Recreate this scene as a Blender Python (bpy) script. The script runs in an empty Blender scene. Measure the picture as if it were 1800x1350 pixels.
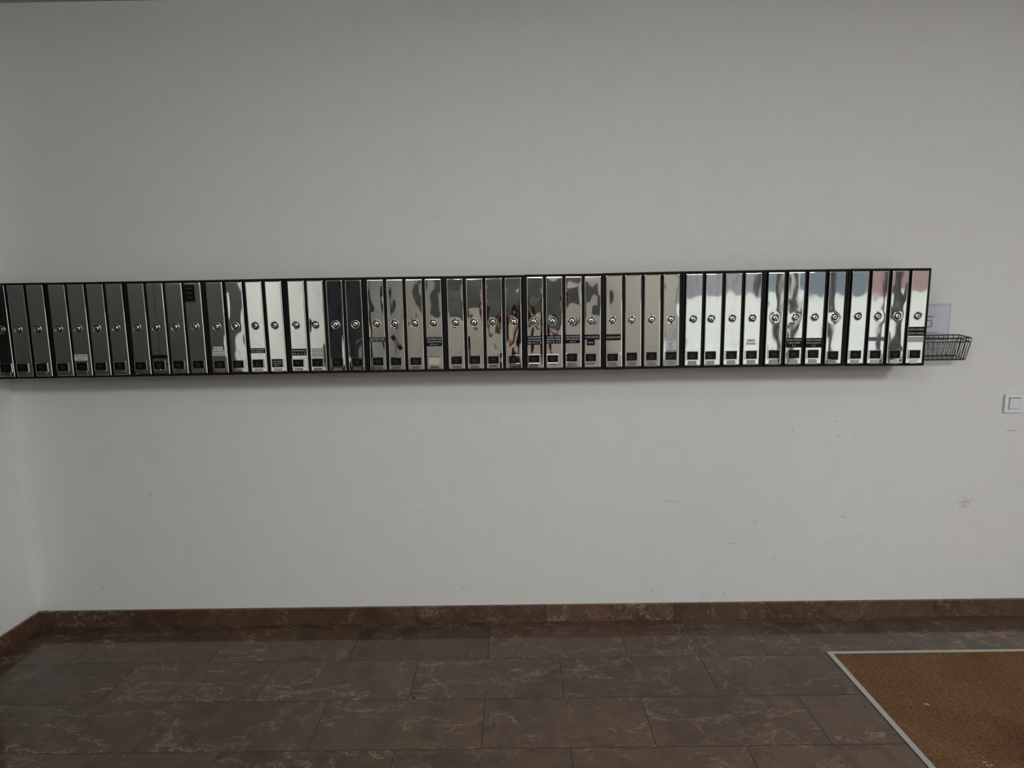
import bpy, bmesh, math, random
from mathutils import Vector, Matrix, noise

sc = bpy.context.scene
C = sc.collection

# ------------------------------------------------------------------ camera
D = 2.67
CAM_H = 1.4592
def basis(p, r, yw):
    cy, sy, cp, sp, cr, sr = math.cos(yw), math.sin(yw), math.cos(p), math.sin(p), math.cos(r), math.sin(r)
    Rz = Matrix(((cy, -sy, 0), (sy, cy, 0), (0, 0, 1)))
    Rx = Matrix(((1, 0, 0), (0, cp, -sp), (0, sp, cp)))
    M = Rz @ Rx
    return M @ Vector((cr, 0, sr)), M @ Vector((-sr, 0, cr)), M @ Vector((0, 1, 0))
ri, up, fw = basis(-0.1357, -0.0157, 0.0054)
cd = bpy.data.cameras.new('camera')
cam = bpy.data.objects.new('camera', cd)
C.objects.link(cam)
M = Matrix.Identity(4)
for k in range(3):
    M[k][0], M[k][1], M[k][2] = ri[k], up[k], -fw[k]
M.translation = (0, -D, CAM_H)
cam.matrix_world = M
cd.sensor_width = 36
cd.lens = 36 * 1089.3 / 1800
cd.clip_start = 0.01
cd.clip_end = 300
sc.camera = cam

# ------------------------------------------------------------------ world, sun, exposure
w = bpy.data.worlds.new('sky')
sc.world = w
w.use_nodes = True
bg = w.node_tree.nodes['Background']
bg.inputs[0].default_value = (0.84, 0.92, 1.0, 1)
bg.inputs[1].default_value = 2.2
sd = bpy.data.lights.new('sun', 'SUN')
sd.energy = 2.9
sd.angle = math.radians(1)
sd.color = (1, 0.95, 0.88)
so = bpy.data.objects.new('sun', sd)
C.objects.link(so)
so.rotation_euler = Vector((-0.55, -0.55, -1.0)).to_track_quat('-Z', 'Y').to_euler()
sc.view_settings.view_transform = 'Standard'
sc.view_settings.look = 'None'
sc.view_settings.gamma = 1
sc.view_settings.use_curve_mapping = False
sc.view_settings.exposure = 0.0
sc.cycles.use_denoising = True
sc.cycles.max_bounces = 8
sc.cycles.diffuse_bounces = 4
sc.cycles.glossy_bounces = 5
sc.cycles.caustics_reflective = False
sc.cycles.caustics_refractive = False
sc.cycles.sample_clamp_indirect = 4

# ------------------------------------------------------------------ room dimensions
XL, XR, YB, ZC = -2.2016, 3.4, -5.5, 2.672
GX0, GX1, GZ = 2.05, 3.39, 2.35     # glazing in the far wall
SY0, SY1 = -5.49, -1.5              # glazed entrance along the right wall

FILL_LAMP_E = 23.0

# ------------------------------------------------------------------ materials
def mat(name, color=(.8, .8, .8), rough=.5, metal=0, spec=.5, emit=None, estr=0):
    m = bpy.data.materials.new(name)
    m.use_nodes = True
    b = m.node_tree.nodes['Principled BSDF']
    b.inputs['Base Color'].default_value = (*color, 1)
    b.inputs['Roughness'].default_value = rough
    b.inputs['Metallic'].default_value = metal
    b.inputs['Specular IOR Level'].default_value = spec
    if emit:
        b.inputs['Emission Color'].default_value = (*emit, 1)
        b.inputs['Emission Strength'].default_value = estr
    return m
def nd(m, t, **kw):
    n = m.node_tree.nodes.new(t)
    for k, v in kw.items():
        if k in n.inputs: n.inputs[k].default_value = v
        else: setattr(n, k, v)
    return n
def lk(m, a, b): m.node_tree.links.new(a, b)
def bsdf(m): return m.node_tree.nodes['Principled BSDF']
def noise_n(m, vec, scale, detail=4, rough=.5, dist=0):
    n = nd(m, 'ShaderNodeTexNoise')
    n.inputs['Scale'].default_value = scale; n.inputs['Detail'].default_value = detail
    n.inputs['Roughness'].default_value = rough; n.inputs['Distortion'].default_value = dist
    if vec: lk(m, vec, n.inputs['Vector'])
    return n
def ramp(m, src, stops):
    r = nd(m, 'ShaderNodeValToRGB')
    e = r.color_ramp.elements
    while len(e) < len(stops): e.new(.5)
    for k, (p, c) in enumerate(stops):
        e[k].position = p; e[k].color = (*c, 1) if len(c) == 3 else c
    lk(m, src, r.inputs[0])
    return r
def mixc(m, fac, a, b, blend='MIX'):
    n = nd(m, 'ShaderNodeMix', data_type='RGBA', blend_type=blend)
    for sock, v in ((n.inputs[0], fac), (n.inputs[6], a), (n.inputs[7], b)):
        if hasattr(v, 'links'): lk(m, v, sock)
        elif isinstance(v, tuple): sock.default_value = (*v, 1)
        else: sock.default_value = v
    return n.outputs[2]
def bump(m, h, strength, dist, normal=None):
    b = nd(m, 'ShaderNodeBump')
    b.inputs['Strength'].default_value = strength; b.inputs['Distance'].default_value = dist
    lk(m, h, b.inputs['Height'])
    if normal: lk(m, normal, b.inputs['Normal'])
    return b.outputs[0]

def wall_material(name, col):
    m = mat(name, col, .62, spec=.35)
    tc = nd(m, 'ShaderNodeTexCoord').outputs['Object']
    n1 = noise_n(m, tc, 1.6, 3, .5)
    n2 = noise_n(m, tc, 9, 5, .6)
    a = ramp(m, n1.outputs[0], [(.3, (.985, .99, .98)), (.7, (1, .99, .99))]).outputs[0]
    b2 = ramp(m, n2.outputs[0], [(.3, (.975, .97, .965)), (.5, (1, 1, 1))]).outputs[0]
    c = mixc(m, 1.0, mixc(m, 1.0, col, a, 'MULTIPLY'), b2, 'MULTIPLY')
    lk(m, c, bsdf(m).inputs['Base Color'])
    # fine woven wallpaper relief
    ws = []
    for d in ('X', 'Z'):
        wv = nd(m, 'ShaderNodeTexWave', wave_type='BANDS', bands_direction=d)
        wv.inputs['Scale'].default_value = 95; wv.inputs['Distortion'].default_value = 2.2
        wv.inputs['Detail'].default_value = 2; wv.inputs['Detail Scale'].default_value = 1.5
        lk(m, tc, wv.inputs['Vector']); ws.append(wv.outputs['Fac'])
    ad = nd(m, 'ShaderNodeMath', operation='ADD'); lk(m, ws[0], ad.inputs[0]); lk(m, ws[1], ad.inputs[1])
    nb = bump(m, ad.outputs[0], .18, .0006)
    nb = bump(m, n2.outputs[0], .06, .003, nb)
    lk(m, nb, bsdf(m).inputs['Normal'])
    return m
m_wall = wall_material('painted_wall', (.775, .775, .778))
m_wall_l = wall_material('lit_side_wall', (.86, .87, .87))  # lighter copy of the wall colour, standing in for light from the right
m_scuff = mat('scuff', (.22, .20, .18), .7)
m_smudge = mat('smudge', (.60, .575, .54), .7)
m_ceiling = mat('ceiling_paint', (.46, .44, .39), .8)
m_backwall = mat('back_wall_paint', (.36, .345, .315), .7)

def marble(name, base, dark, vein, use_rand=True, rough=.12, vs=1.0):
    m = mat(name, base, rough, spec=.38)
    tc = nd(m, 'ShaderNodeTexCoord').outputs['Object']
    if use_rand:
        at = nd(m, 'ShaderNodeAttribute', attribute_name='slab', attribute_type='GEOMETRY')
        off = nd(m, 'ShaderNodeVectorMath', operation='ADD')
        lk(m, tc, off.inputs[0]); lk(m, at.outputs['Vector'], off.inputs[1]); vec = off.outputs[0]
        rnd = nd(m, 'ShaderNodeSeparateXYZ'); lk(m, at.outputs['Vector'], rnd.inputs[0])
    else:
        vec = tc
    n_big = noise_n(m, vec, 2.2, 5, .6, .6)
    n_mid = noise_n(m, vec, 11, 8, .65, .5)
    n_fine = noise_n(m, vec, 70, 4, .7)
    c1 = mixc(m, ramp(m, n_big.outputs[0], [(.35, (0, 0, 0)), (.65, (1, 1, 1))]).outputs[0], dark, base)
    c2 = mixc(m, ramp(m, n_mid.outputs[0], [(.35, (0, 0, 0)), (.7, (.75, .75, .75))]).outputs[0], c1, tuple(v * 1.35 for v in base))
    # veins: ridges of a distorted noise
    def veins(scale, width, dist, seed):
        mp = nd(m, 'ShaderNodeMapping'); lk(m, vec, mp.inputs[0])
        mp.inputs['Location'].default_value = (seed, seed * 2.3, 0)
        mp.inputs['Rotation'].default_value = (0, 0, -.75); mp.inputs['Scale'].default_value = (.8, 2.6, 1)
        n = noise_n(m, mp.outputs[0], scale, 8, .62, dist)
        s = nd(m, 'ShaderNodeMath', operation='SUBTRACT'); lk(m, n.outputs[0], s.inputs[0]); s.inputs[1].default_value = .5
        a = nd(m, 'ShaderNodeMath', operation='ABSOLUTE'); lk(m, s.outputs[0], a.inputs[0])
        return ramp(m, a.outputs[0], [(0, (1, 1, 1)), (width, (0, 0, 0))]).outputs[0]
    v1 = veins(.9 * vs, .0045, .45, 3.1)
    v2 = veins(2.4 * vs, .007, .7, 8.7)
    def network(scale, width, warp, seed):
        wn = noise_n(m, vec, scale * 1.1, 6, .65)
        sb = nd(m, 'ShaderNodeVectorMath', operation='SUBTRACT'); lk(m, wn.outputs['Color'], sb.inputs[0]); sb.inputs[1].default_value = (.5, .5, .5)
        sc_ = nd(m, 'ShaderNodeVectorMath', operation='SCALE'); lk(m, sb.outputs[0], sc_.inputs[0]); sc_.inputs['Scale'].default_value = warp
        ad = nd(m, 'ShaderNodeVectorMath', operation='ADD'); lk(m, vec, ad.inputs[0]); lk(m, sc_.outputs[0], ad.inputs[1])
        vo = nd(m, 'ShaderNodeTexVoronoi', feature='DISTANCE_TO_EDGE'); vo.inputs['Scale'].default_value = scale
        mp = nd(m, 'ShaderNodeMapping'); lk(m, ad.outputs[0], mp.inputs[0]); mp.inputs['Location'].default_value = (seed, 0, 0); mp.inputs['Rotation'].default_value = (0, 0, .9); mp.inputs['Scale'].default_value = (1, .55, 1)
        lk(m, mp.outputs[0], vo.inputs['Vector'])
        return ramp(m, vo.outputs['Distance'], [(0, (1, 1, 1)), (width, (0, 0, 0))]).outputs[0]
    n3 = network(4.2 * vs, .022, .30, 1.7)
    n4 = network(13 * vs, .05, .10, 5.2)
    msk = ramp(m, noise_n(m, vec, 2.6, 4, .6).outputs[0], [(.50, (0, 0, 0)), (.63, (1, 1, 1))]).outputs[0]
    msk2 = ramp(m, noise_n(m, vec, 4.1, 4, .6).outputs[0], [(.56, (0, 0, 0)), (.68, (.8, .8, .8))]).outputs[0]
    vv = mixc(m, 1.0, v1, mixc(m, 1.0, v2, msk, 'MULTIPLY'), 'LIGHTEN')
    vv = mixc(m, 1.0, vv, mixc(m, 1.0, n3, msk, 'MULTIPLY'), 'LIGHTEN')
    vv = mixc(m, 1.0, vv, mixc(m, 1.0, n4, msk2, 'MULTIPLY'), 'LIGHTEN')
    brk = ramp(m, n_mid.outputs[0], [(.34, (.10, .10, .10)), (.58, (.95, .95, .95))]).outputs[0]
    vv = mixc(m, 1.0, vv, brk, 'MULTIPLY')
    c3 = mixc(m, vv, c2, vein)
    c4 = mixc(m, 1.0, c3, ramp(m, n_fine.outputs[0], [(.3, (.86, .86, .86)), (.7, (1.12, 1.1, 1.08))]).outputs[0], 'MULTIPLY')
    # small dark pits
    vo = nd(m, 'ShaderNodeTexVoronoi'); vo.inputs['Scale'].default_value = 9; lk(m, vec, vo.inputs['Vector'])
    pit = ramp(m, vo.outputs['Distance'], [(.025, (1, 1, 1)), (.04, (0, 0, 0))]).outputs[0]
    pm = ramp(m, noise_n(m, vec, 5, 2).outputs[0], [(.57, (0, 0, 0)), (.6, (1, 1, 1))]).outputs[0]
    c5 = mixc(m, mixc(m, 1.0, pit, pm, 'MULTIPLY'), c4, (.01, .008, .006))
    if use_rand:
        sh = nd(m, 'ShaderNodeMath', operation='FRACT'); lk(m, rnd.outputs[0], sh.inputs[0])
        c5 = mixc(m, 1.0, c5, ramp(m, sh.outputs[0], [(0, (.86, .84, .83)), (1, (1.14, 1.12, 1.12))]).outputs[0], 'MULTIPLY')
    lk(m, c5, bsdf(m).inputs['Base Color'])
    rr = ramp(m, n_mid.outputs[0], [(.3, (rough * .8,) * 3), (.7, (rough * 1.5,) * 3)])
    lk(m, rr.outputs[0], bsdf(m).inputs['Roughness'])
    lk(m, bump(m, n_mid.outputs[0], .05, .002), bsdf(m).inputs['Normal'])
    return m
m_floor = marble('brown_marble', (.092, .060, .041), (.052, .032, .022), (.27, .205, .155), True, .10)
m_base = marble('baseboard_marble', (.115, .066, .043), (.058, .031, .020), (.36, .27, .20), True, .22, 2.2)
m_joint = mat('joint', (.03, .022, .018), .8)

def steel(name, base, rough, bumpy=0):
    m = mat(name, base, rough, 1)
    if bumpy:
        tc = nd(m, 'ShaderNodeTexCoord').outputs['Object']
        n = noise_n(m, tc, 60, 4, .6)
        rr = ramp(m, n.outputs[0], [(.35, (rough,) * 3), (.75, (rough * bumpy,) * 3)])
        lk(m, rr.outputs[0], bsdf(m).inputs['Roughness'])
    return m
m_steel = steel('polished_steel', (.67, .665, .645), .025, 1.8)
m_satin = steel('satin_steel', (.60, .59, .57), .2)
m_chrome = steel('chrome', (.8, .8, .8), .06)
m_case = mat('dark_casing', (.006, .005, .0045), .45, 0, .18)
m_slot = mat('slot_black', (.003, .003, .003), .5, 0, .1)
m_ring = mat('lock_dark_ring', (.05, .05, .048), .25, 1)
m_black = mat('black_plate', (.0025, .0025, .0035), .5, 0, .15)
m_navy = mat('navy_plate', (.004, .005, .014), .5, 0, .15)
m_maroon = mat('maroon_plate', (.018, .004, .0035), .5, 0, .15)
m_brownlab = mat('brown_plate', (.010, .005, .004), .7, 0, .1)
m_greylab = mat('grey_blue_label', (.10, .12, .16), .4)
m_clearlab = mat('worn_clear_label', (.36, .36, .37), .35, .2)
m_whitelab = mat('white_label', (.62, .62, .62), .5)
m_paperish = mat('worn_paper', (.55, .50, .47), .6)
m_ink = mat('white_lettering', (.55, .55, .55), .5)
m_inkdim = mat('dim_lettering', (.10, .10, .115), .5)
m_inkdark = mat('dark_lettering', (.03, .03, .04), .6)
m_emb = mat('emblem_blue', (.05, .12, .30), .5)
m_wire = mat('black_wire', (.008, .008, .008), .35, .3)
m_paper = mat('paper', (.62, .63, .74), .7)
m_alu = steel('mat_frame_aluminium', (.62, .61, .58), .38)
m_swa = mat('switch_plastic', (.78, .79, .88), .3)
m_swb = mat('switch_frame_silver', (.80, .84, .86), .35)
m_shadowgap = mat('switch_shade', (.05, .055, .06), .5)  # near-black colour painting the shade at the switch edge and round the rocker

# ------------------------------------------------------------------ mesh helpers
def bm_obj(name, bm, mats, parent=None, smooth=False):
    me = bpy.data.meshes.new(name)
    bm.normal_update()
    bm.to_mesh(me); bm.free()
    for m in (mats if isinstance(mats, (list, tuple)) else [mats]): me.materials.append(m)
    if smooth:
        for p in me.polygons: p.use_smooth = True
    o = bpy.data.objects.new(name, me)
    C.objects.link(o)
    if parent: o.parent = parent
    return o
def box(bm, x0, x1, y0, y1, z0, z1, mi=0, bev=0):
    t = bmesh.new()
    bmesh.ops.create_cube(t, size=1)
    for v in t.verts:
        v.co = Vector(((x0 + x1) / 2 + v.co.x * (x1 - x0), (y0 + y1) / 2 + v.co.y * (y1 - y0), (z0 + z1) / 2 + v.co.z * (z1 - z0)))
    if bev: bmesh.ops.bevel(t, geom=t.edges[:], offset=bev, segments=2, profile=.5, affect='EDGES')
    for f in t.faces: f.material_index = mi
    merge(bm, t)
def merge(bm, t, mtx=None):
    vm = {}
    for v in t.verts: vm[v] = bm.verts.new(mtx @ v.co if mtx else v.co)
    for f in t.faces:
        try:
            g = bm.faces.new([vm[v] for v in f.verts]); g.material_index = f.material_index; g.smooth = f.smooth
        except ValueError: pass
    t.free()
def lathe(bm, prof, seg=24, mi=0, center=(0, 0, 0), smooth=True):
    # profile of (radius, out) revolved about -Y
    rings = []
    for r, h in prof:
        if r < 1e-6: rings.append([bm.verts.new((center[0], center[1] - h, center[2]))])
        else: rings.append([bm.verts.new((center[0] + r * math.cos(2 * math.pi * k / seg), center[1] - h, center[2] + r * math.sin(2 * math.pi * k / seg))) for k in range(seg)])
    for a, b in zip(rings, rings[1:]):
        for k in range(seg):
            va = [a[k % len(a)], a[(k + 1) % len(a)]] if len(a) > 1 else [a[0]]
            vb = [b[(k + 1) % len(b)], b[k]] if len(b) > 1 else [b[0]]
            f = bm.faces.new(va + vb); f.material_index = mi; f.smooth = smooth
def tube(bm, pts, r, seg=8, mi=0, closed=False, caps=True):
    pts = [Vector(p) for p in pts]
    n = len(pts); rings = []
    for i, p in enumerate(pts):
        if closed: t = (pts[(i + 1) % n] - pts[i - 1]).normalized()
        else: t = (pts[min(i + 1, n - 1)] - pts[max(i - 1, 0)]).normalized()
        a = Vector((0, 0, 1)) if abs(t.z) < .9 else Vector((0, 1, 0))
        u = t.cross(a).normalized(); v = t.cross(u)
        rings.append([bm.verts.new(p + r * (math.cos(2 * math.pi * k / seg) * u + math.sin(2 * math.pi * k / seg) * v)) for k in range(seg)])
    m = n if closed else n - 1
    for i in range(m):
        a, b = rings[i], rings[(i + 1) % n]
        for k in range(seg):
            f = bm.faces.new((a[k], a[(k + 1) % seg], b[(k + 1) % seg], b[k])); f.material_index = mi; f.smooth = True
    if caps and not closed:
        bm.faces.new(rings[0][::-1]).material_index = mi; bm.faces.new(rings[-1]).material_index = mi
_tc = {}
def text_bm(s):
    if s in _tc: return _tc[s]
    cu = bpy.data.curves.new('t', 'FONT'); cu.body = s; cu.size = 1; cu.resolution_u = 2
    cu.align_x = 'CENTER'; cu.offset = .012
    o = bpy.data.objects.new('t', cu); C.objects.link(o)
    dg = bpy.context.evaluated_depsgraph_get(); dg.update()
    me = bpy.data.meshes.new_from_object(o.evaluated_get(dg))
    vs = [v.co.copy() for v in me.vertices]; fs = [tuple(p.vertices) for p in me.polygons]
    bpy.data.objects.remove(o); bpy.data.curves.remove(cu); bpy.data.meshes.remove(me)
    xs = [v.x for v in vs] or [0]; ys = [v.y for v in vs] or [0]
    x0, x1, y0 = min(xs), max(xs), 0
    _tc[s] = ([(v.x - (x0 + x1) / 2, v.y) for v in vs], fs, x1 - x0)
    return _tc[s]
def text(bm, s, cx, y, cz, h, maxw, mi, fit=False):
    """letters lying in the XZ plane, facing -Y; h = capital height"""
    if not s: return
    vs, fs, wd = text_bm(s)
    k = h / .70
    kx = k
    if wd * k > maxw or fit: kx = maxw / wd
    nv = [bm.verts.new((cx + vx * kx, y, cz + (vy - .35) * k)) for vx, vy in vs]
    for f in fs:
        try: g = bm.faces.new([nv[i] for i in f]); g.material_index = mi
        except ValueError: pass
def empty(name, loc, label=None, cat=None, group=None):
    o = bpy.data.objects.new(name, None); C.objects.link(o); o.location = loc; o.empty_display_size = .1
    if label: o['label'] = label
    if cat: o['category'] = cat
    if group: o['group'] = group
    return o
def struct(o): o['kind'] = 'structure'; return o

# ------------------------------------------------------------------ room shell
rng = random.Random(7)
def front_wall():
    bm = bmesh.new()
    box(bm, XL - .15, XR + .15, 0, .15, -.1, ZC + .15)
    # scuffs and scratches left on the paint: (x, z, length, angle, thickness, material)
    marks = [(1.213, 0.87, 0.03, 62, 0.0016, 1), (1.414, 0.842, 0.018, -30, 0.0022, 1), (0.96, 0.361, 0.045, -4, 0.0018, 1), (0.926, 0.357, 0.006, 60, 0.002, 1), (1.063, 0.457, 0.028, 25, 0.002, 1), (1.038, 0.45, 0.02, 20, 0.0012, 2), (1.456, 0.471, 0.026, -30, 0.0018, 1), (1.159, 0.286, 0.024, 90, 0.0014, 1), (1.407, 0.232, 0.006, 0, 0.004, 1), (0.933, 1.011, 0.014, 0, 0.0016, 2), (2.172, 0.855, 0.055, 3, 0.009, 2), (2.081, 0.613, 0.05, 75, 0.0012, 2), (1.403, 0.35, 0.022, 25, 0.0018, 1), (1.858, 0.352, 0.09, -1, 0.001, 2), (1.762, 0.204, 0.035, 38, 0.004, 2), (1.02, 0.234, 0.015, -20, 0.003, 2), (0.806, 0.128, 0.008, 90, 0.003, 1), (0.842, 0.126, 0.02, 0, 0.0014, 1), (0.833, 0.173, 0.03, 88, 0.001, 2), (0.936, 0.122, 0.012, 10, 0.003, 1), (2.175, 0.312, 0.006, 90, 0.002, 1), (2.174, 0.294, 0.006, 60, 0.002, 1), (2.229, 0.287, 0.008, -30, 0.002, 1), (1.992, 0.419, 0.005, 0, 0.002, 1), (1.954, 0.472, 0.006, 0, 0.002, 1), (1.902, 0.431, 0.007, -50, 0.002, 1), (1.585, 0.629, 0.03, 72, 0.002, 2), (1.623, 0.427, 0.012, 0, 0.006, 2), (1.73, 0.951, 0.016, -30, 0.003, 2), (1.398, 0.906, 0.02, 0, 0.006, 2), (1.488, 0.848, 0.018, -10, 0.005, 2), (2.195, 0.562, 0.014, 20, 0.002, 1), (1.915, 0.921, 0.01, 0, 0.002, 2), (1.653, 0.109, 0.05, 8, 0.003, 2), (1.833, 0.128, 0.012, 0, 0.003, 2), (0.688, 0.55, 0.09, -5, 0.0012, 1), (0.569, 0.571, 0.045, -5, 0.001, 2), (-0.327, 0.316, 0.035, 4, 0.0014, 2), (0.566, 0.195, 0.045, 30, 0.0018, 2), (0.609, 0.136, 0.011, -10, 0.0045, 1), (-0.478, 0.164, 0.05, 8, 0.002, 2), (-0.618, 0.419, 0.01, 90, 0.0016, 2), (-0.079, 0.934, 0.022, -30, 0.0018, 2), (0.444, 0.934, 0.006, 90, 0.003, 2), (-0.254, 0.157, 0.02, 0, 0.007, 2), (0.644, 0.428, 0.014, 0, 0.0016, 2), (-0.382, 0.335, 0.022, 70, 0.0014, 2), (-0.407, 0.092, 0.014, 90, 0.001, 1), (-1.636, 0.614, 0.02, 30, 0.01, 2), (-1.899, 0.18, 0.022, 60, 0.009, 2), (1.709, 2.013, 0.01, 90, 0.0014, 2), (-0.654, 1.687, 0.02, 80, 0.001, 2), (1.831, 2.045, 0.006, 0, 0.004, 2)]
    for k in range(60):
        x = rng.uniform(.7, 2.25) if rng.random() < .75 else rng.uniform(-1.5, .7)
        marks.append((x, rng.uniform(.1, .85) ** 1.2, rng.uniform(.003, .016), rng.uniform(0, 180), rng.uniform(.001, .0022), 2 if rng.random() < .85 else 1))
    for x, z, ln, a, th, mi in marks:
        a = math.radians(a); n = max(3, int(ln / .006)); amp = rng.uniform(-.12, .12) * ln
        topv, botv = [], []
        for k in range(n + 1):
            t = k / n - .5; wv = th * .5 * (1 - (2 * t) ** 2) ** .5 * rng.uniform(.6, 1) + .0001
            px, pz = t * ln, amp * (1 - (2 * t) ** 2)
            for lst, s in ((topv, 1), (botv, -1)):
                qx, qz = px, pz + s * wv
                lst.append(bm.verts.new((x + qx * math.cos(a) - qz * math.sin(a), -.0004, z + qx * math.sin(a) + qz * math.cos(a))))
        for k in range(n):
            bm.faces.new((botv[k], botv[k + 1], topv[k + 1], topv[k])).material_index = mi
    # faint round stain low on the right
    cx, cz = 1.994, .5316
    for s in range(46):
        px, pz = rng.gauss(0, .014), rng.gauss(0, .016); r = rng.uniform(.002, .0055)
        vs = [bm.verts.new((cx + px + r * 1.7 * math.cos(t * 1.0472 + s), -.0003 - s * .000002, cz + pz + r * .5 * math.sin(t * 1.0472 + s))) for t in range(6)]
        bm.faces.new(vs[::-1]).material_index = 2
    return bm_obj('wall_front', bm, [m_wall, m_scuff, m_smudge])
struct(front_wall())
bm = bmesh.new(); box(bm, XL - .15, XL, YB, 0, -.1, ZC + .15); struct(bm_obj('wall_left', bm, m_wall_l))
bm = bmesh.new()
box(bm, XR, XR + .15, SY1, 0, -.1, ZC + .15); box(bm, XR, XR + .15, YB, SY0, -.1, ZC + .15)
box(bm, XR, XR + .15, SY0, SY1, GZ, ZC + .15); box(bm, XR, XR + .15, SY0, SY1, -.1, -.001)
struct(bm_obj('wall_right', bm, m_wall))
bm = bmesh.new()
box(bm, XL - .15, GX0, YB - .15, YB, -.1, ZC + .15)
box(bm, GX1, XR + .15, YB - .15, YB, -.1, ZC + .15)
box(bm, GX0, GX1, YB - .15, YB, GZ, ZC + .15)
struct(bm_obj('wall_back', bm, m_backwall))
bm = bmesh.new(); box(bm, XL, XR, YB, 0, ZC, ZC + .15); struct(bm_obj('ceiling', bm, m_ceiling))

# floor of half-bonded marble slabs
MX0, MX1, MY0, MY1 = 1.2598, 3.3, -.2852, -2.1
def floor():
    bm = bmesh.new(); lay = bm.faces.layers.float_vector.new('slab')
    box(bm, XL, XR, YB, 0, -.1, -.0015, 1)
    r = random.Random(3)
    s, L, gap = .2566, .575, .0010
    row = -2
    y1 = -.0483 + s
    k = 0
    while y1 > YB:
        y0 = y1 - s
        off = (.163 if k % 2 == 0 else .445) + (0 if k else 0)
        if k == 0: off = .163
        x = off - 10 * L
        while x < XR:
            a, b, c, d = max(x, XL) + gap, min(x + L, XR) - gap, max(y0, YB) + gap, min(y1, 0) - gap
            if b - a > .004 and d - c > .004:
                # leave the mat well open
                rects = [(a, b, c, d)]
                if a < MX1 and b > MX0 and c < MY0 and d > MY1:
                    rects = []
                    if a < MX0: rects.append((a, MX0, c, d))
                    if b > MX1: rects.append((MX1, b, c, d))
                    aa, bb = max(a, MX0), min(b, MX1)
                    if d > MY0: rects.append((aa, bb, MY0, d))
                    if c < MY1: rects.append((aa, bb, c, MY1))
                v3 = (r.uniform(0, 40), r.uniform(0, 40), r.uniform(0, 9))
                for (ra, rb, rc, rd) in rects:
                    vs = [bm.verts.new(p) for p in ((ra, rc, 0), (rb, rc, 0), (rb, rd, 0), (ra, rd, 0))]
                    f = bm.faces.new(vs); f[lay] = v3
            x += L
        y1 = y0; k += 1
    for (px, py, r_) in [(-0.599, -0.384, 0.01), (-0.395, -0.551, 0.011), (-0.318, -0.397, 0.006), (-0.212, -0.521, 0.005), (-0.717, -0.714, 0.006), (-0.622, -0.842, 0.007), (-0.255, -0.851, 0.007), (0.519, -0.141, 0.006), (0.355, -0.434, 0.004), (0.658, -0.472, 0.005), (0.678, -0.775, 0.006), (1.367, -0.175, 0.005), (1.175, -0.82, 0.008), (0.723, -0.438, 0.004), (0.581, -0.717, 0.004)]:
        n = 9; vs = []
        for t in range(n):
            a = 2 * math.pi * t / n; q = r_ * .5 * r.uniform(.65, 1.1)
            vs.append(bm.verts.new((px + q * math.cos(a), py + q * .75 * math.sin(a), .0002)))
        f = bm.faces.new(vs); f.material_index = 2
    return bm_obj('floor', bm, [m_floor, m_joint, m_slot])
fl = struct(floor())

def baseboard(name, horizontal, a0, a1, pos, inward, h=.0775, t=.015, joints=()):
    bm = bmesh.new(); lay = bm.faces.layers.float_vector.new('slab')
    r = random.Random(len(name) + 5)
    cuts = [a0] + [j for j in joints if a0 < j < a1] + [a1]
    for p, q in zip(cuts, cuts[1:]):
        n0 = len(bm.faces)
        g = .0005
        if horizontal: box(bm, p + g, q - g, min(pos, pos + inward * t), max(pos, pos + inward * t), 0, h, 0, .001)
        else: box(bm, min(pos, pos + inward * t), max(pos, pos + inward * t), p + g, q - g, 0, h, 0, .001)
        bm.faces.ensure_lookup_table()
        v3 = (r.uniform(0, 40), r.uniform(0, 40), r.uniform(0, 9))
        for f in bm.faces[n0:]: f[lay] = v3
    return struct(bm_obj(name, bm, m_base))
baseboard('baseboard_front', True, XL + .015, XR, 0, -1, joints=[-1.05, -.47, .125, .705, 1.30, 1.885, 2.5, 3.1])
baseboard('baseboard_left', False, -.30, 0, XL, 1)

# dark panelled double door along the left wall (seen in the left-hand mirror doors)
m_dkwood = mat('dark_door', (.050, .047, .040), .5)
bm = bmesh.new()
box(bm, XL, XL + .03, -2.46, -.33, 0, 2.25, 0, .003)
struct(bm_obj('trim_1', bm, m_dkwood))
for k, (a, b) in enumerate([(-1.411, -.332), (-2.458, -1.414)]):
    bm = bmesh.new(); box(bm, XL + .03, XL + .055, a, b, .01, 2.18, 0, .003)
    d_ = struct(bm_obj('door_%d' % (k + 1), bm, m_dkwood))
    bm = bmesh.new(); ya = a + .07 if k == 0 else b - .07
    tube(bm, [(XL + .055, ya, 1.1), (XL + .1, ya, 1.1), (XL + .1, ya, .9), (XL + .055, ya, .9)], .009)
    bm_obj('door_handle', bm, m_satin, d_, True)
# slate door in the back wall
m_slate = mat('slate_door', (.030, .036, .042), .4)
bm = bmesh.new(); box(bm, -2.19, -1.80, YB, YB + .05, 0, 2.3, 0, .004)
d3 = struct(bm_obj('door_3', bm, m_slate))
bm = bmesh.new(); tube(bm, [(-1.85, YB + .05, 1.02), (-1.85, YB + .1, 1.02), (-1.97, YB + .1, 1.02)], .009)
bm_obj('door_handle', bm, m_satin, d3, True)

bm = bmesh.new(); box(bm, XL, XL + .03, YB + .06, -4.78, 0, 2.3, 0, .004); struct(bm_obj('trim_3', bm, m_slate))
# recessed dark display panel on the back wall
bm = bmesh.new(); box(bm, -1.15, .95, YB, YB + .04, 1.28, 1.78, 0, .004)
struct(bm_obj('trim_2', bm, mat('dark_panel', (.045, .047, .042), .5)))
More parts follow.
